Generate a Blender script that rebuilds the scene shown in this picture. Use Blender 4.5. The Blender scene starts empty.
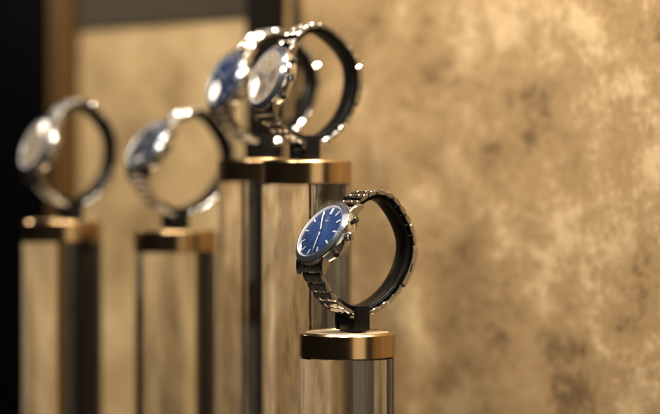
import bpy, bmesh, math, random
from mathutils import Vector, Matrix

random.seed(7)
R = math.radians
MM = 0.001
scene = bpy.context.scene
col = scene.collection

# ------------------------------------------------------------------ helpers
def tag(o, label=None, cat=None, group=None, kind=None):
    if label: o['label'] = label
    if cat: o['category'] = cat
    if group: o['group'] = group
    if kind: o['kind'] = kind
    return o

def empty(name, loc, rz=0.0):
    o = bpy.data.objects.new(name, None)
    o.empty_display_size = 0.01
    o.location = loc
    o.rotation_euler = (0, 0, rz)
    col.objects.link(o)
    return o

class MB:
    """collects geometry in millimetres for one mesh object"""
    def __init__(self):
        self.bm = bmesh.new()
    def face(self, vs):
        try:
            return self.bm.faces.new(vs)
        except ValueError:
            return None
    def rings(self, rings, closed=True, cap0=True, cap1=True):
        """rings: list of lists of points -> skin"""
        vr = [[self.bm.verts.new(p) for p in r] for r in rings]
        n = len(vr[0])
        for a, b in zip(vr[:-1], vr[1:]):
            for i in range(n if closed else n - 1):
                j = (i + 1) % n
                self.face((a[i], a[j], b[j], b[i]))
        if cap0: self.face(list(reversed(vr[0])))
        if cap1: self.face(vr[-1])
        return vr
    def lathe(self, prof, seg, M=None, cap0=True, cap1=True):
        """prof: (r, z); axis z; M maps to place"""
        M = M or Matrix.Identity(4)
        rs = []
        for r, z in prof:
            rs.append([M @ Vector((r * math.cos(2 * math.pi * k / seg), r * math.sin(2 * math.pi * k / seg), z)) for k in range(seg)])
        return self.rings(rs, True, cap0, cap1)
    def prism(self, poly, axis0, axis1, fn, bev=0.0):
        """poly: list of 2-D points, extruded from axis0 to axis1 with chamfered ends; fn(u, v, w) -> point"""
        cx = sum(p[0] for p in poly) / len(poly); cy = sum(p[1] for p in poly) / len(poly)
        def ins(p, d):
            v = Vector((p[0] - cx, p[1] - cy)); l = max(v.length, 1e-6)
            k = max(0.0, 1 - d / l)
            return (cx + v.x * k, cy + v.y * k)
        rs = []
        if bev > 0:
            levels = [(axis0, bev), (axis0 + bev, 0), (axis1 - bev, 0), (axis1, bev)]
        else:
            levels = [(axis0, 0), (axis1, 0)]
        for w, d in levels:
            rs.append([fn(*ins(p, d), w) for p in poly])
        self.rings(rs)
    def box(self, x0, x1, y0, y1, z0, z1, M=None, bev=0.0, seg=2):
        b = bmesh.new()
        bmesh.ops.create_cube(b, size=1.0)
        for v in b.verts:
            v.co = Vector((x0 + (v.co.x + .5) * (x1 - x0), y0 + (v.co.y + .5) * (y1 - y0), z0 + (v.co.z + .5) * (z1 - z0)))
        if bev > 0:
            bmesh.ops.bevel(b, geom=list(b.edges), offset=bev, segments=seg, profile=0.6, affect='EDGES')
        if M is not None:
            b.transform(M)
        tmp = bpy.data.meshes.new('tmp'); b.to_mesh(tmp); b.free()
        self.bm.from_mesh(tmp); bpy.data.meshes.remove(tmp)
    def build(self, name, mat, parent=None, smooth=40, M=None):
        if M is not None:
            self.bm.transform(M)
        bmesh.ops.recalc_face_normals(self.bm, faces=list(self.bm.faces))
        self.bm.transform(Matrix.Scale(MM, 4))
        me = bpy.data.meshes.new(name)
        self.bm.to_mesh(me); self.bm.free()
        me.materials.append(mat)
        if smooth:
            for p in me.polygons: p.use_smooth = True
            me.set_sharp_from_angle(angle=R(smooth))
        o = bpy.data.objects.new(name, me)
        col.objects.link(o)
        if parent is not None: o.parent = parent
        return o

# ------------------------------------------------------------------ materials
def new_mat(name):
    m = bpy.data.materials.new(name); m.use_nodes = True
    nt = m.node_tree
    return m, nt, nt.nodes['Principled BSDF'], nt.nodes['Material Output']

def N(nt, kind, **kw):
    n = nt.nodes.new(kind)
    for k, v in kw.items():
        if hasattr(n, k): setattr(n, k, v)
        else: n.inputs[k].default_value = v
    return n

def simple(name, base, metallic=0.0, rough=0.4, spec=0.5, noise=None, coat=0.0):
    m, nt, b, out = new_mat(name)
    b.inputs['Base Color'].default_value = (*base, 1)
    b.inputs['Metallic'].default_value = metallic
    b.inputs['Roughness'].default_value = rough
    b.inputs['Specular IOR Level'].default_value = spec
    b.inputs['Coat Weight'].default_value = coat
    if noise:
        sc, lo, hi, stretch = noise
        tc = N(nt, 'ShaderNodeTexCoord')
        mp = N(nt, 'ShaderNodeMapping'); mp.inputs['Scale'].default_value = stretch
        nz = N(nt, 'ShaderNodeTexNoise'); nz.inputs['Scale'].default_value = sc; nz.inputs['Detail'].default_value = 4
        mr = N(nt, 'ShaderNodeMapRange'); mr.inputs['To Min'].default_value = lo; mr.inputs['To Max'].default_value = hi
        nt.links.new(tc.outputs['Object'], mp.inputs['Vector'])
        nt.links.new(mp.outputs['Vector'], nz.inputs['Vector'])
        nt.links.new(nz.outputs['Fac'], mr.inputs['Value'])
        nt.links.new(mr.outputs['Result'], b.inputs['Roughness'])
    return m

M_polish = simple('polished_steel', (0.62, 0.62, 0.62), 1.0, 0.05)
M_steel = simple('brushed_steel', (0.58, 0.58, 0.58), 1.0, 0.08, noise=(900, 0.05, 0.11, (1, 1, 1)))
M_case = simple('bright_case_steel', (0.76, 0.745, 0.71), 1.0, 0.11, noise=(900, 0.07, 0.16, (1, 1, 1)))
M_scale = simple('grey_bezel_print', (0.20, 0.22, 0.27), 0.3, 0.35)
M_bezel = simple('blue_grey_bezel', (0.10, 0.115, 0.155), 0.6, 0.2, coat=0.4)
M_black = simple('black_holder_plastic', (0.005, 0.005, 0.005), 0.0, 0.35, spec=0.18, noise=(400, 0.28, 0.42, (1, 1, 1)))
M_white = simple('white_lume', (0.80, 0.84, 0.90), 0.0, 0.35)
M_silvermark = simple('silver_marks', (0.86, 0.86, 0.86), 0.85, 0.25)
M_rehaut = simple('silver_inner_ring', (0.85, 0.87, 0.90), 0.15, 0.3)
M_crownblack = simple('dark_steel_knurl', (0.10, 0.09, 0.08), 0.9, 0.3)

def dial_mat(name, c_mid, c_edge, metallic=0.35, rough=0.36):
    m, nt, b, out = new_mat(name)
    tc = N(nt, 'ShaderNodeTexCoord')
    # radial sunburst brushing around the dial centre, as cut into the metal
    sp = N(nt, 'ShaderNodeSeparateXYZ')
    nt.links.new(tc.outputs['Object'], sp.inputs[0])
    at = N(nt, 'ShaderNodeMath', operation='ARCTAN2')
    nt.links.new(sp.outputs['Y'], at.inputs[0]); nt.links.new(sp.outputs['X'], at.inputs[1])
    nz = N(nt, 'ShaderNodeTexNoise', noise_dimensions='1D')
    nz.inputs['Scale'].default_value = 60; nz.inputs['Detail'].default_value = 2
    nt.links.new(at.outputs[0], nz.inputs['W'])
    mr = N(nt, 'ShaderNodeMapRange'); mr.inputs['To Min'].default_value = rough - .06; mr.inputs['To Max'].default_value = rough + .08
    nt.links.new(nz.outputs['Fac'], mr.inputs['Value'])
    nt.links.new(mr.outputs['Result'], b.inputs['Roughness'])
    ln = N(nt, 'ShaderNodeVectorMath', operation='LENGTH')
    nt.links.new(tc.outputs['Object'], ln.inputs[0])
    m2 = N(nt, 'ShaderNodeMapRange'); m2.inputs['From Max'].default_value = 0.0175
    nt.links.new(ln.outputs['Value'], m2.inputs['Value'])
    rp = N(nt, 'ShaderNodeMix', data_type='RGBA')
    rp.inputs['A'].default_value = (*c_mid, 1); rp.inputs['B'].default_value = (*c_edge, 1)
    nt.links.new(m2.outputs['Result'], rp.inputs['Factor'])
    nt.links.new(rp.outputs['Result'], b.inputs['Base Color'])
    b.inputs['Metallic'].default_value = metallic
    return m
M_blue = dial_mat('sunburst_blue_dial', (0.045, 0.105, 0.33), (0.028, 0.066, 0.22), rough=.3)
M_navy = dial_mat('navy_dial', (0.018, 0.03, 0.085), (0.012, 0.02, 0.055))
M_silver = dial_mat('silver_dial', (0.74, 0.64, 0.51), (0.68, 0.58, 0.46), metallic=0.2)
M_subblue = dial_mat('blue_subdial', (0.03, 0.075, 0.28), (0.03, 0.075, 0.28))
M_subnavy = dial_mat('navy_subdial', (0.015, 0.03, 0.09), (0.015, 0.03, 0.09))
M_subsilver = dial_mat('silver_subdial', (0.42, 0.38, 0.34), (0.42, 0.38, 0.34))

def crystal_mat():
    m, nt, b, out = new_mat('watch_crystal')
    nt.nodes.remove(b)
    fr = N(nt, 'ShaderNodeFresnel'); fr.inputs['IOR'].default_value = 1.45
    tr = N(nt, 'ShaderNodeBsdfTransparent')
    gl = N(nt, 'ShaderNodeBsdfGlossy'); gl.inputs['Roughness'].default_value = 0.02
    mx = N(nt, 'ShaderNodeMixShader')
    nt.links.new(fr.outputs[0], mx.inputs[0]); nt.links.new(tr.outputs[0], mx.inputs[1]); nt.links.new(gl.outputs[0], mx.inputs[2])
    nt.links.new(mx.outputs[0], out.inputs['Surface'])
    return m
M_crystal = crystal_mat()

def brass_mat():
    m, nt, b, out = new_mat('brushed_brass')
    tc = N(nt, 'ShaderNodeTexCoord')
    mp = N(nt, 'ShaderNodeMapping'); mp.inputs['Scale'].default_value = (14, 14, 900)
    nz = N(nt, 'ShaderNodeTexNoise'); nz.inputs['Scale'].default_value = 6; nz.inputs['Detail'].default_value = 5
    nt.links.new(tc.outputs['Object'], mp.inputs['Vector']); nt.links.new(mp.outputs['Vector'], nz.inputs['Vector'])
    mr = N(nt, 'ShaderNodeMapRange'); mr.inputs['To Min'].default_value = 0.15; mr.inputs['To Max'].default_value = 0.27
    nt.links.new(nz.outputs['Fac'], mr.inputs['Value']); nt.links.new(mr.outputs['Result'], b.inputs['Roughness'])
    rp = N(nt, 'ShaderNodeMix', data_type='RGBA')
    rp.inputs['A'].default_value = (0.48, 0.325, 0.165, 1); rp.inputs['B'].default_value = (0.60, 0.42, 0.225, 1)
    nt.links.new(nz.outputs['Fac'], rp.inputs['Factor']); nt.links.new(rp.outputs['Result'], b.inputs['Base Color'])
    b.inputs['Metallic'].default_value = 1.0
    return m
M_brass = brass_mat()
M_brasstop = simple('satin_brass_top', (0.68, 0.57, 0.42), 0.55, 0.36, noise=(300, 0.28, 0.45, (1, 1, 1)))

def acrylic_mat():
    m, nt, b, out = new_mat('clear_acrylic')
    b.inputs['Base Color'].default_value = (0.985, 0.98, 0.97, 1)
    b.inputs['Transmission Weight'].default_value = 1.0
    b.inputs['IOR'].default_value = 1.5
    b.inputs['Roughness'].default_value = 0.0
    return m
M_acrylic = acrylic_mat()

def wall_mat(name, dark, mid, light, seed, contrast=1.0, fine=1.0, scale=1.0):
    m, nt, b, out = new_mat(name)
    L = nt.links.new
    tc = N(nt, 'ShaderNodeTexCoord')
    mp = N(nt, 'ShaderNodeMapping'); mp.inputs['Location'].default_value = seed
    L(tc.outputs['Object'], mp.inputs['Vector'])
    def noise(sc, det, rough, dist=0.0, stretch=None):
        n = N(nt, 'ShaderNodeTexNoise')
        n.inputs['Scale'].default_value = sc; n.inputs['Detail'].default_value = det
        n.inputs['Roughness'].default_value = rough; n.inputs['Distortion'].default_value = dist
        if stretch:
            mm = N(nt, 'ShaderNodeMapping'); mm.inputs['Scale'].default_value = stretch
            L(mp.outputs['Vector'], mm.inputs['Vector']); L(mm.outputs['Vector'], n.inputs['Vector'])
        else:
            L(mp.outputs['Vector'], n.inputs['Vector'])
        return n.outputs['Fac']
    def mrange(v, a, c, lo=0.0, hi=1.0, smooth=False):
        n = N(nt, 'ShaderNodeMapRange')
        if smooth: n.interpolation_type = 'SMOOTHSTEP'
        n.inputs['From Min'].default_value = a; n.inputs['From Max'].default_value = c
        n.inputs['To Min'].default_value = lo; n.inputs['To Max'].default_value = hi
        L(v, n.inputs['Value']); return n.outputs['Result']
    def math2(op, a, c):
        n = N(nt, 'ShaderNodeMath', operation=op)
        for i, v in enumerate((a, c)):
            if isinstance(v, (int, float)): n.inputs[i].default_value = v
            else: L(v, n.inputs[i])
        return n.outputs[0]
    big = noise(9 * scale, 3, 0.5, 0.0)
    blot = noise(24 * scale, 9, 0.60, 0.12)
    blot2 = noise(52 * scale, 10, 0.70, 0.0)
    grain = noise(240 * scale, 6, 0.7, 0.0, (1, 1, 0.6))
    v = math2('ADD', math2('MULTIPLY', big, 0.65), math2('MULTIPLY', blot, 0.85))
    v = math2('ADD', v, math2('MULTIPLY', blot2, 0.6))
    v = math2('ADD', v, math2('MULTIPLY', grain, 0.28 * fine))
    mean = (0.65 + 0.85 + 0.6 + 0.28 * fine) / 2
    half = 0.33 / contrast
    t = mrange(v, mean - half, mean + half)
    cr = N(nt, 'ShaderNodeValToRGB')
    cr.color_ramp.interpolation = 'EASE'
    cr.color_ramp.elements[0].position = 0.0; cr.color_ramp.elements[0].color = (*dark, 1)
    cr.color_ramp.elements[1].position = 1.0; cr.color_ramp.elements[1].color = (*light, 1)
    e = cr.color_ramp.elements.new(0.5); e.color = (*mid, 1)
    L(t, cr.inputs['Fac'])
    # pale worn patches where the top coat is rubbed off
    patch = mrange(noise(13 * scale, 8, 0.6, 0.1), 0.60, 0.70, 0, 0.4, True)
    mx = N(nt, 'ShaderNodeMix', data_type='RGBA')
    L(patch, mx.inputs['Factor']); L(cr.outputs['Color'], mx.inputs['A'])
    mx.inputs['B'].default_value = (light[0] * 1.02, light[1] * 1.03, light[2] * 1.05, 1)
    L(mx.outputs['Result'], b.inputs['Base Color'])
    b.inputs['Roughness'].default_value = 0.62
    b.inputs['Specular IOR Level'].default_value = 0.3
    bp = N(nt, 'ShaderNodeBump'); bp.inputs['Strength'].default_value = 0.35; bp.inputs['Distance'].default_value = 0.002
    L(v, bp.inputs['Height']); L(bp.outputs['Normal'], b.inputs['Normal'])
    return m
M_wall = wall_mat('worn_gold_plaster', (0.135, 0.085, 0.040), (0.33, 0.222, 0.108), (0.57, 0.425, 0.25), (0.6, 2.2, 0.95), contrast=1.25, fine=2.2)
M_wall2 = wall_mat('pale_gold_plaster', (0.27, 0.185, 0.09), (0.44, 0.315, 0.16), (0.60, 0.45, 0.255), (2.3, 0.7, 1.4), contrast=1.5, fine=0.6, scale=.7)
M_darkpost = simple('black_bronze_profile', (0.006, 0.005, 0.004), 0.0, 0.5, spec=0.08)
M_bronze = simple('brown_bronze_pillar', (0.078, 0.042, 0.013), 0.0, 0.5, spec=.12, noise=(60, 0.4, 0.6, (1, 1, .1)))
M_darkwall = simple('near_black_navy_wall', (0.0012, 0.0013, 0.0022), 0.0, 0.6, spec=0.03)
M_dark_band = simple('dark_grey_band', (0.050, 0.041, 0.030), 0.0, 0.6, spec=0.1)
M_floor = wall_mat('dark_stone_shelf', (0.008, 0.007, 0.006), (0.012, 0.010, 0.008), (0.018, 0.015, 0.012), (5.1, 3.3, 0.2), contrast=.7)

# ------------------------------------------------------------------ layout (photo pixels -> metres); eye at z = 0, looking along +y
F = 2100.0; HZ = 188.0
def wx(px, Y): return (px - 330.0) / F * Y
def wz(py, Y): return (HZ - py) / F * Y
FLOOR = -330.0   # mm

# ------------------------------------------------------------------ the setting: back wall running from far left to near right
UX, UY = 0.735, -0.679
ROT = math.atan2(UY, UX)
def wall_board(name, s0, s1, z0, z1, proud, thick, mat, bev=0.0):
    """a board on the wall line; proud mm in front of it; object origin at its own base"""
    mb = MB()
    L = s1 - s0
    mb.box(-L / 2, L / 2, -proud, thick - proud, 0, z1 - z0, None, bev)
    o = mb.build(name, mat, None, smooth=0)
    s = (s0 + s1) / 2
    o.location = ((216 + UX * s) * MM, (1378 + UY * s) * MM, z0 * MM)
    o.rotation_euler = (0, 0, ROT)
    return o
TOP = 420.0
w = wall_board('wall', -326, 900, FLOOR, TOP, 0, 30, M_wall)
tag(w, 'mottled worn gold plaster wall running from the black post to the right edge', 'wall', kind='structure')
w = wall_board('back_wall', -583, -366, FLOOR, TOP, -1, 30, M_wall2)
tag(w, 'paler smooth gold plaster wall panel behind the two left pedestals', 'wall', kind='structure')
w = wall_board('dark_wall', -1500, -613, FLOOR, TOP, -14, 30, M_darkwall)
tag(w, 'near black wall at the far left edge behind the leftmost pedestal', 'wall', kind='structure')
o = wall_board('wall_post', -366, -339, FLOOR, TOP, 18, 30, M_darkpost, 1.0)
tag(o, 'wide black vertical post on the wall behind the two tall pedestals', 'post')
o = wall_board('wall_strip', -339, -330, FLOOR, TOP, 1, 30, M_wall)
tag(o, 'narrow gold plaster strip between the black post and the thin black trim', 'wall strip')
o = wall_board('wall_trim', -330, -326, FLOOR, TOP, 4, 30, M_darkpost, .5)
tag(o, 'thin black vertical trim line at the edge of the mottled wall', 'trim')
o = wall_board('pillar', -611, -588, FLOOR, TOP, 10, 40, M_bronze, 2.0)
tag(o, 'brown bronze vertical pillar beside the black area behind the leftmost watch', 'pillar')
o = wall_board('wall_groove', -588, -583, FLOOR, TOP, -8, 20, M_darkpost)
tag(o, 'dark vertical shadow gap between the bronze pillar and the pale wall', 'gap strip')
hz0 = (188 - 22) / F * 1690
o = wall_board('upper_dark_band', -582, -367, hz0, hz0 + 60, 1.5, 2.2, M_dark_band, 1.0)  # thin dark strip laid across the upper pale wall
tag(o, 'dark grey horizontal band along the top of the pale left wall', 'board')

mb = MB(); mb.box(-1400, 1400, -1100, 1100, -20, 0)
fl = mb.build('floor', M_floor, None, smooth=0); fl.location = (0, 1.25, FLOOR * MM)
tag(fl, 'dark stone display floor under the clear pedestals', 'floor', kind='structure')

# ------------------------------------------------------------------ pedestals
CAP_H = 15.2
def pedestal(px, Y, top_py, label):
    X = wx(px, Y); Zt = wz(top_py, Y)
    root = empty('pedestal', (X * MM, Y * MM, FLOOR * MM))
    tag(root, label, 'pedestal', 'clear round pedestals with brass caps')
    H = Zt - FLOOR
    r = MB()
    r.lathe([(28.9, 0.2), (29.5, 0.8), (29.5, H - CAP_H - 0.8), (28.9, H - CAP_H - 0.25)], 160)
    r.build('acrylic_rod', M_acrylic, root)
    c = MB()
    zb = H - CAP_H
    c.lathe([(29.2, zb), (30, zb + 0.5), (30, H - 1.35), (29.9, H - 1.2), (28.8, H - .08), (28.5, H), (26.6, H), (26.3, H - 0.5)], 160, cap1=False)
    cap = c.build('brass_cap', M_brass, root, smooth=24)
    t = MB()
    t.lathe([(26.25, H - 3), (26.25, H - 0.42), (26.0, H - 0.3)], 128)
    t.build('top_disc', M_brasstop, cap, smooth=30)
    return X, Y, Zt

# ------------------------------------------------------------------ watches
EPS = 35.0
OUT = [(6, 38.8), (-3, 41.2), (-10, 40), (-16.5, 36), (-25, 25), (-30, 14), (-31.3, 4), (-29, -7), (-22.5, -19), (-14, -28), (-4, -34.2),
       (5, -37), (15, -36), (25, -30.5), (33, -22), (38.3, -13.5)]
def loop_curve(delta, wide):
    e = R(EPS); O = Vector((32, 15.5))
    n = Vector((math.cos(e), math.sin(e))); t = Vector((-math.sin(e), math.cos(e)))
    pts = [O + 17.5 * t - 2.4 * n, O + 22.5 * t - 4.2 * n] + [Vector((p[0] - max(0.0, 20 - p[0]) / 51 * wide, p[1])) for p in OUT] + [O - 22.5 * t - 4.2 * n, O - 17.5 * t - 2.4 * n]
    rot = Matrix.Rotation(-R(delta), 2)
    pts = [rot @ p for p in pts]
    return pts, rot @ O, e - R(delta)

def catmull(pts, per=24):
    P = [2 * pts[0] - pts[1]] + pts + [2 * pts[-1] - pts[-2]]
    out = []
    for i in range(1, len(P) - 2):
        p0, p1, p2, p3 = P[i - 1:i + 3]
        for k in range(per):
            u = k / per
            out.append(0.5 * ((2 * p1) + (-p0 + p2) * u + (2 * p0 - 5 * p1 + 4 * p2 - p3) * u * u + (-p0 + 3 * p1 - 3 * p2 + p3) * u ** 3))
    out.append(pts[-1].copy())
    return out

class Path:
    def __init__(self, pts):
        self.p = pts; self.s = [0.0]
        for a, b in zip(pts[:-1], pts[1:]): self.s.append(self.s[-1] + (b - a).length)
        self.L = self.s[-1]
    def at(self, s):
        """point, tangent, outward normal"""
        s = min(max(s, 0.0), self.L - 1e-4)
        lo, hi = 0, len(self.s) - 1
        while hi - lo > 1:
            m = (lo + hi) // 2
            if self.s[m] <= s: lo = m
            else: hi = m
        u = (s - self.s[lo]) / (self.s[hi] - self.s[lo])
        p = self.p[lo].lerp(self.p[hi], u)
        a = self.p[max(lo - 2, 0)]; b = self.p[min(hi + 2, len(self.p) - 1)]
        t = (b - a).normalized()
        n = Vector((t.y, -t.x))       # curve runs counter-clockwise in (p, q) -> outward
        return p, t, n

def hand_poly(L, w, tail, kind):
    if kind == 'sword': return [(-w * .35, -tail), (w * .35, -tail), (w * .5, 0), (w, L * .72), (0, L), (-w, L * .72), (-w * .5, 0)]
    return [(-w * .5, -tail), (w * .5, -tail), (w * .3, L), (-w * .3, L)]

def watch(ped, px_ring, delta, az, label, dial_m, sub_m, subs, hands, seed, wide=3.5):
    """ped = (X, Y, Ztop); px_ring = image column of the loop centre; az = turn of the loop axis off the view line"""
    X0, Y0, Zt = ped
    a = R(az)
    pts, O, e = loop_curve(delta, wide)
    path = Path(catmull(pts))
    # lowest point of the bracelet and the holder foot
    smin = min((path.at(path.L * k / 400) [0].y, path.L * k / 400) for k in range(400))
    qlow, s_low = smin
    p_low = path.at(s_low)[0].x
    foot_p = p_low + 2.0
    H0 = 9.6                                   # gap between cap top and bracelet
    ring_z = Zt + H0 - qlow
    ex, ey = -math.cos(a), -math.sin(a)        # dial side direction in plan
    XC = wx(px_ring, Y0) ; YC = Y0 - ey * foot_p
    rz = math.atan2(ey, ex)
    rng = random.Random(seed)

    # ---- holder: C ring plus clip foot, stands on the cap
    hold = empty('watch_holder', ((XC + ex * foot_p) * MM, (YC + ey * foot_p) * MM, (Zt + 0.05) * MM), rz)
    off = Matrix.Translation((-foot_p, 0, H0 - qlow))
    def P3(v, y): return Vector((v.x, y, v.y))
    mb = MB()
    rs = []
    s0, s1 = 13.0, min(s_low + 20, path.L - 30)
    n = 110
    for k in range(n + 1):
        s = s0 + (s1 - s0) * k / n
        p, t, nn = path.at(s)
        hw = 6.7 * (0.9 if k in (0, n) else 1.0)
        o_, i_ = -3.7, -6.0
        rs.append([P3(p + nn * o_, -hw + .5), P3(p + nn * (o_ - .5), -hw), P3(p + nn * (i_ + .5), -hw), P3(p + nn * i_, -hw + .6),
                   P3(p + nn * (i_ - .25), 0), P3(p + nn * i_, hw - .6), P3(p + nn * (i_ + .5), hw), P3(p + nn * (o_ - .5), hw), P3(p + nn * o_, hw - .5)])
    mb.rings(rs)
    mb.build('holder_ring', M_black, hold, M=off, smooth=50)
    mb = MB()
    hb = 5.3
    mb.box(foot_p - hb, foot_p + hb, -7.0, 8.9, qlow - H0, qlow - 1.6, None, 1.0)
    mb.box(foot_p - hb + .2, foot_p + hb + .2, 9.1, 12.0, qlow - H0 + .8, qlow + 6.9, None, 1.2)
    mb.box(foot_p - hb + .2, foot_p + hb + .2, -12.0, -9.3, qlow - H0 + .8, qlow + 6.9, None, 1.2)
    mb.box(foot_p - hb + .6, foot_p + hb - .6, -11.5, 11.5, qlow + 3.9, qlow + 6.6, None, .8)
    mb.build('clip_foot', M_black, hold, M=off, smooth=30)

    # ---- the watch itself
    root = empty('wristwatch', (XC * MM, YC * MM, ring_z * MM), rz)
    tag(root, label, 'watch', 'steel watches on the pedestals')
    # bracelet: rows of links along the loop
    pol, bru = MB(), MB()
    def width(s): 
        d = min(s, path.L - s)
        return 20.6 - 2.8 * min(1.0, d / 75.0)
    pitch = 7.4
    clasp0, clasp1 = 78.0, 108.0
    def link(mb, sa, sb, y0, y1, th, crown):
        m = 5
        poly_s = [sa + (sb - sa) * k / (m - 1) for k in range(m)]
        def sec(yv, d):
            top, bot = [], []
            for k, s in enumerate(poly_s):
                u = 2 * k / (m - 1) - 1
                p, t, nn = path.at(s + (-u) * d)
                h = -crown * u * u * u * u - d
                top.append(P3(p + nn * h, yv)); bot.append(P3(p + nn * (-th + crown * .5 * u ** 4 + d), yv))
            return top + bot[::-1]
        b = .5
        mb.rings([sec(y0, b), sec(y0 + b, 0), sec(y1 - b, 0), sec(y1, b)])
    s = 4.5; k = 0
    while s < path.L - 4.5 - 2:
        e1 = min(s + pitch, path.L - 4.5)
        inclasp = clasp0 - 2 < (s + e1) / 2 < clasp1 + 2
        W = width((s + e1) / 2) / 2
        if not inclasp:
            link(bru, s + .1, e1 - .1, -W, -W * .46, 3.3, .8)
            link(bru, s + .1, e1 - .1, W * .46, W, 3.3, .8)
            link(pol, s + .18 + pitch * .5 - 3.4, e1 + pitch * .5 - 4.0, -W * .43, W * .43, 3.25, .7)
        else:                                   # the last links run on under the clasp cover
            link(bru, s + .1, e1 - .1, -W + 1.2, -W * .46, 2.9, .9)
            link(pol, s + .1, e1 - .1, -W * .43, W * .43, 2.9, .9)
        s += pitch; k += 1
    br = bru.build('bracelet', M_steel, root, smooth=35)
    pol.build('centre_links', M_polish, br, smooth=35)
    cl = MB()
    ns = 26
    rs = []
    for i in range(ns + 1):
        s = clasp0 + (clasp1 - clasp0) * i / ns
        p, t, nn = path.at(s)
        w_ = (8.7 if 1 < i < ns - 1 else 8.4) if 0 < i < ns else 7.6
        h = (0.9 if 1 < i < ns - 1 else 0.5) if 0 < i < ns else -0.9
        rs.append([P3(p + nn * (h - .5), -w_), P3(p + nn * h, -w_ + .6), P3(p + nn * (h + .25), 0), P3(p + nn * h, w_ - .6), P3(p + nn * (h - .5), w_),
                   P3(p + nn * -3.0, w_), P3(p + nn * -3.45, w_ - .5), P3(p + nn * -3.45, -w_ + .5), P3(p + nn * -3.0, -w_)])
    cl.rings(rs)
    c_o = cl.build('clasp', M_polish, root, smooth=35)
    fp = MB()
    p, t, nn = path.at((clasp0 + clasp1) / 2)
    Mx = Matrix(((t.x, 0, nn.x, p.x), (0, 1, 0, 0), (t.y, 0, nn.y, p.y), (0, 0, 0, 1)))
    fp.box(-3, 3, 7.5, 9.4, -2.6, -.2, Mx, .5)
    fp.build('clasp_button', M_steel, c_o, smooth=30)

    # case frame: x = 3 o'clock, y = 12 o'clock, z = out of the dial
    ce, se = math.cos(e), math.sin(e)
    D = Matrix(((0, -se, ce, O.x), (1, 0, 0, 0), (0, ce, se, O.y), (0, 0, 0, 1)))
    Dm = Matrix.Translation(D.translation * MM) @ (D.to_3x3() * 1.07).to_4x4()
    def fit(o):
        o.matrix_local = Dm; return o
    cs = MB()
    cs.lathe([(16.0, -10.6), (17.6, -10.3), (18.4, -9.4), (19.5, -9.1), (20.3, -8.4), (20.8, -6.0), (20.9, -3.0), (20.6, -2.1), (19.4, -1.7), (17.0, -1.0)], 120)
    lug = [(9, -1.7), (14, -1.75), (18.5, -2.7), (22.0, -4.9), (24.2, -7.4), (24.3, -8.7), (22.8, -9.0), (19.5, -8.2), (14, -8.0), (9, -7.8)]
    for sx in (-1, 1):
        for sy in (-1, 1):
            x0, x1 = (10.35, 13.6) if sx > 0 else (-13.6, -10.35)
            cs.prism([(p_[0] * sy, p_[1]) for p_ in lug], x0, x1, lambda u, v, w: Vector((w, u, v)), .45)
    case = fit(cs.build('case', M_case, root, smooth=38))
    bz = MB()
    bz.lathe([(17.65, -0.3), (17.65, 1.1), (18.05, 1.25), (20.3, -0.35), (20.75, -0.8)], 140, cap0=False, cap1=False)
    bezel = fit(bz.build('bezel', M_bezel, root, smooth=30))
    br_ = MB()
    br_.lathe([(20.7, -0.7), (21.05, -0.95), (21.15, -1.5), (20.8, -2.0), (20.0, -1.9)], 140, cap0=False, cap1=False)
    rim = br_.build('bezel_rim', M_polish, bezel, smooth=50)
    bm_ = MB()                                                       # engraved scale on the bezel
    for q in range(60):
        an = 2 * math.pi * q / 60
        ln = 0.75 if q % 5 else 1.2
        Mq = Matrix.Rotation(-an, 4, 'Z') @ Matrix.Translation((0, 19.2, 0.44)) @ Matrix.Rotation(R(-35.4), 4, 'X')
        bm_.box(-.07, .07, -ln / 2, ln / 2, -.04, .012, Mq)
    bm_.build('bezel_scale', M_scale, bezel, smooth=0)
    dl = MB(); dl.lathe([(0.35, 0.0), (17.5, 0.0), (17.5, -.4)], 120)
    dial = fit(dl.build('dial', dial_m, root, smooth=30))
    rh = MB(); rh.lathe([(16.55, 0.03), (17.1, 0.7), (17.75, 1.12)], 140, cap0=False, cap1=False)
    rh.build('inner_ring', M_rehaut, dial, smooth=60)
    # applied markers
    for h in range(12):
        if subs and h in (3, 6, 9): r0, r1, wd = 14.4, 16.0, .55
        elif h == 0: r0, r1, wd = 11.6, 15.9, .62
        else: r0, r1, wd = 12.4, 15.9, .5
        mk = MB()
        Mh = Matrix.Rotation(-2 * math.pi * h / 12, 4, 'Z')
        if h == 0:
            for dx in (-.62, .62): mk.box(dx - .42, dx + .42, r0, r1, .02, .55, Mh, .12, 1)
        else:
            mk.box(-wd, wd, r0, r1, .02, .55, Mh, .14, 1)
        mk.build('hour_marker', M_white, dial, smooth=0)
    tk = MB()
    for q in range(60):
        if q % 5 == 0: continue
        tk.box(-.06, .06, 15.7, 16.6, .015, .04, Matrix.Rotation(-2 * math.pi * q / 60, 4, 'Z'))
    tk.build('minute_track', M_white, dial, smooth=0)
    # applied emblem and illegible lines of dial print
    em = MB()
    em.lathe([(.95, .02), (.95, .25), (.5, .25), (.5, .02)], 24, Matrix.Translation((0, 9.4, 0)), cap0=False, cap1=False)
    em.box(-2.6, 2.6, 7.3, 8.0, .02, .06)
    em.box(-1.5, 1.5, 6.75, 6.95, .02, .05)
    em.build('dial_emblem', M_silvermark, dial, smooth=0)
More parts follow.
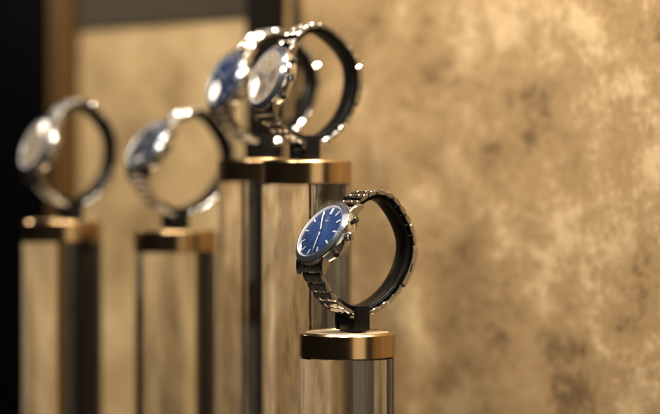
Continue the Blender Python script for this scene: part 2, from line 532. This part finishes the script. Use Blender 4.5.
    for (sx, sy, sr) in subs:
        sd = MB(); sd.lathe([(.3, .03), (sr, .03), (sr, .0)], 64, Matrix.Translation((sx, sy, 0)))
        so = sd.build('subdial', sub_m, dial, smooth=30)
        sg = MB(); sg.lathe([(sr, .03), (sr + .05, .16), (sr + .35, .16), (sr + .4, .03)], 64, Matrix.Translation((sx, sy, 0)), cap0=False, cap1=False)
        for q in range(12):
            Mq = Matrix.Translation((sx, sy, 0)) @ Matrix.Rotation(q * math.pi / 6, 4, 'Z')
            sg.box(-.08, .08, sr * .74, sr * .96, .04, .07, Mq)
        sg.build('subdial_ring', M_silvermark, so, smooth=30)
        sh = MB(); an = rng.uniform(0, 6.28)
        Mq = Matrix.Translation((sx, sy, 0)) @ Matrix.Rotation(an, 4, 'Z')
        sh.prism(hand_poly(sr * .85, .2, sr * .25, 'stick'), .12, .22, lambda u, v, w: Mq @ Vector((u, v, w)))
        sh.build('subdial_hand', M_white, so, smooth=0)
    for i, (ang, L_, w_, tail, kind) in enumerate(hands):
        hm = MB(); Mq = Matrix.Rotation(-R(ang), 4, 'Z'); z0 = .62 + .2 * i
        hm.prism(hand_poly(L_, w_, tail, kind), z0, z0 + .14, lambda u, v, w: Mq @ Vector((u, v, w)), .04)
        hm.build('hand', M_silvermark if kind == 'stick' else M_white, dial, smooth=0)
    pn = MB(); pn.lathe([(.85, .3), (.85, 1.2), (.55, 1.35)], 32); pn.build('hand_pin', M_polish, dial, smooth=30)
    cr = MB()
    prof = []
    for q in range(9):
        r = 17.75 * q / 8 + .01
        prof.append((r, 2.05 - .85 * (r / 17.75) ** 2 - .25 * (r / 17.75) ** 8))
    cr.lathe(prof[::-1], 100, cap0=False)
    fit(cr.build('crystal', M_crystal, root, smooth=80))
    # crown with knurling, two pushers
    kn = MB()
    Mc = Matrix.Translation((20.8, 0, -4.9)) @ Matrix.Rotation(R(90), 4, 'Y')
    rs = []
    for (r, z) in [(1.6, -.6), (1.6, .5), (2.3, .6), (2.6, 1.0), (2.6, 3.3), (2.3, 3.8), (1.6, 4.0)]:
        rs.append([Mc @ Vector(((r * (1 if q % 2 or z < 1.2 or z > 4.2 else .93)) * math.cos(2 * math.pi * q / 56), (r * (1 if q % 2 or z < 1.2 or z > 4.2 else .93)) * math.sin(2 * math.pi * q / 56), z)) for q in range(56)])
    kn.rings(rs)
    fit(kn.build('crown', M_steel, root, smooth=20))
    for sy in (-1, 1):
        pu = MB()
        Mp = Matrix.Rotation(R(31 * sy), 4, 'Z') @ Matrix.Translation((20.2, 0, -4.9)) @ Matrix.Rotation(R(90), 4, 'Y')
        pu.lathe([(1.1, -.5), (1.1, 1.0), (1.7, 1.2), (1.85, 1.5), (1.85, 3.5), (1.5, 3.9)], 40, Mp)
        fit(pu.build('pusher', M_crownblack, root, smooth=35))
    return hold, root

chron_hands = [(-31, 15.0, .62, 3.0, 'sword'), (163, 14.6, .50, 3.5, 'sword'), (205, 9.5, .42, 2.0, 'stick')]
std = [(-58, 10.2, .5, 2.5, 'sword'), (55, 14.2, .42, 3.0, 'sword'), (2, 15.5, .3, 4.5, 'stick')]
three = [(7.6, 0, 3.6), (0, -7.8, 3.6), (-7.6, 0, 3.6)]

P1 = pedestal(62.5, 1556, 220.5, 'leftmost clear pedestal with brass cap, standing before the black wall')
P2 = pedestal(175.5, 1520, 230, 'clear pedestal with brass cap, second from the left, before the pale wall')
P3_ = pedestal(260.4, 1462, 159.5, 'tall clear pedestal partly hidden behind the other tall pedestal')
P4 = pedestal(306.7, 1382, 160.5, 'tall clear pedestal directly behind the nearest watch, with brass cap')
P5 = pedestal(347.3, 1300, 331.5, 'nearest and lowest clear pedestal with sharp brass cap')
hs = []
hs.append((watch(P5, 364, 0, 33.9, 'sharp nearest steel watch with bright blue dial on the lowest pedestal', M_blue, M_subblue, [], chron_hands, 1),
           'black holder inside the nearest blue dial watch, clipped on the lowest pedestal'))
hs.append((watch(P4, 306.7 + 6, 16, 30.7, 'blurred steel watch with silver white dial on the tall pedestal behind the nearest watch', M_silver, M_subsilver, three, std, 2),
           'black holder carrying the silver dial watch on the tall pedestal'))
hs.append((watch(P3_, 260.4 + 7, 14, 32, 'blurred steel watch with blue dial on the rear tall pedestal, behind the silver dial watch', M_blue, M_subnavy, three, std, 3, 9),
           'black holder carrying the blue dial watch on the rear tall pedestal'))
hs.append((watch(P2, 175.5 + 9, 1, 33.5, 'blurred steel watch with dark navy dial on the second pedestal from the left', M_navy, M_subnavy, three, std, 4, 8),
           'black holder carrying the navy dial watch on the second pedestal from the left'))
hs.append((watch(P1, 62.5 + 15, 13, 33, 'blurred leftmost steel watch with pale silver dial against the black wall', M_silver, M_subsilver, [], std, 5, 0),
           'black holder carrying the leftmost pale dial watch'))
for (h, r), lab in hs:
    tag(h, lab, 'watch holder', 'black watch holders on the pedestals')

# ------------------------------------------------------------------ camera
cam = bpy.data.cameras.new('camera')
cam.sensor_width = 36.0
cam.lens = 36.0 * F / 660.0
cam.shift_y = -(207 - HZ) / 660.0
cam.clip_start = 0.02; cam.clip_end = 50
cam.dof.use_dof = True
cam.dof.focus_distance = 1.291
cam.dof.aperture_fstop = (cam.lens) / 45.0
cam.dof.aperture_blades = 0
co = bpy.data.objects.new('camera', cam); col.objects.link(co)
co.location = (0, 0, 0); co.rotation_euler = (R(90), 0, 0)
scene.camera = co

# ------------------------------------------------------------------ lamps
def aim(o, target):
    o.rotation_euler = (Vector(target) - o.location).to_track_quat('-Z', 'Y').to_euler()
def area(name, loc, target, sx, sy, watts, color):
    l = bpy.data.lights.new(name, 'AREA'); l.shape = 'RECTANGLE'; l.size = sx; l.size_y = sy
    l.energy = watts; l.color = color
    o = bpy.data.objects.new(name, l); col.objects.link(o); o.location = loc; aim(o, target); return o
def spot(name, loc, target, watts, color, radius=0.012, angle=70, blend=0.6):
    l = bpy.data.lights.new(name, 'SPOT'); l.energy = watts; l.color = color
    l.shadow_soft_size = radius; l.spot_size = R(angle); l.spot_blend = blend
    o = bpy.data.objects.new(name, l); col.objects.link(o); o.location = loc; aim(o, target); return o
WARM = (1.0, 0.87, 0.69)
for i, (x, y, z, wt) in enumerate([(0.42, 0.85, 0.92, 37), (-0.10, 0.95, 0.95, 37), (0.20, 1.25, 1.05, 22), (-0.42, 1.2, 0.95, 15)]):
    spot('spot_lamp', (x, y, z), (x * .4, 1.5, -.1), wt, WARM, .016, 85)
spot('wall_side_lamp', (0.30, 1.22, 0.42), (0, 1.4, 0.0), 6, WARM, .02, 60)
area('front_left_lamp', (-0.70, 0.72, 0.95), (-.05, 1.36, 0), 0.16, 0.16, 11, (1, .88, .72))
area('overhead_lamp', (0.0, 1.25, 1.0), (0, 1.4, 0), 0.8, 0.4, 6.5, WARM)
area('right_cap_fill', (0.50, 0.35, 0.05), (0.0, 1.35, -.05), 0.55, 0.9, 1.7, (1.0, .83, .60))  # unseen panel added so the brass caps reflect a bright right half
area('back_left_lamp', (-0.54, 1.80, 0.245), (0, 1.33, 0.03), 0.06, 0.06, 0.45, WARM)

# ------------------------------------------------------------------ world and render settings
wd = bpy.data.worlds.new('World'); scene.world = wd; wd.use_nodes = True
bg = wd.node_tree.nodes['Background']
bg.inputs['Color'].default_value = (0.9, 0.85, 0.8, 1); bg.inputs['Strength'].default_value = 0.006
scene.view_settings.view_transform = 'Standard'
scene.view_settings.look = 'None'
scene.view_settings.exposure = 0.0
scene.view_settings.gamma = 1.0
cy = scene.cycles
cy.max_bounces = 16; cy.transmission_bounces = 12; cy.glossy_bounces = 6; cy.transparent_max_bounces = 12
cy.use_denoising = True
cy.sample_clamp_indirect = 6.0
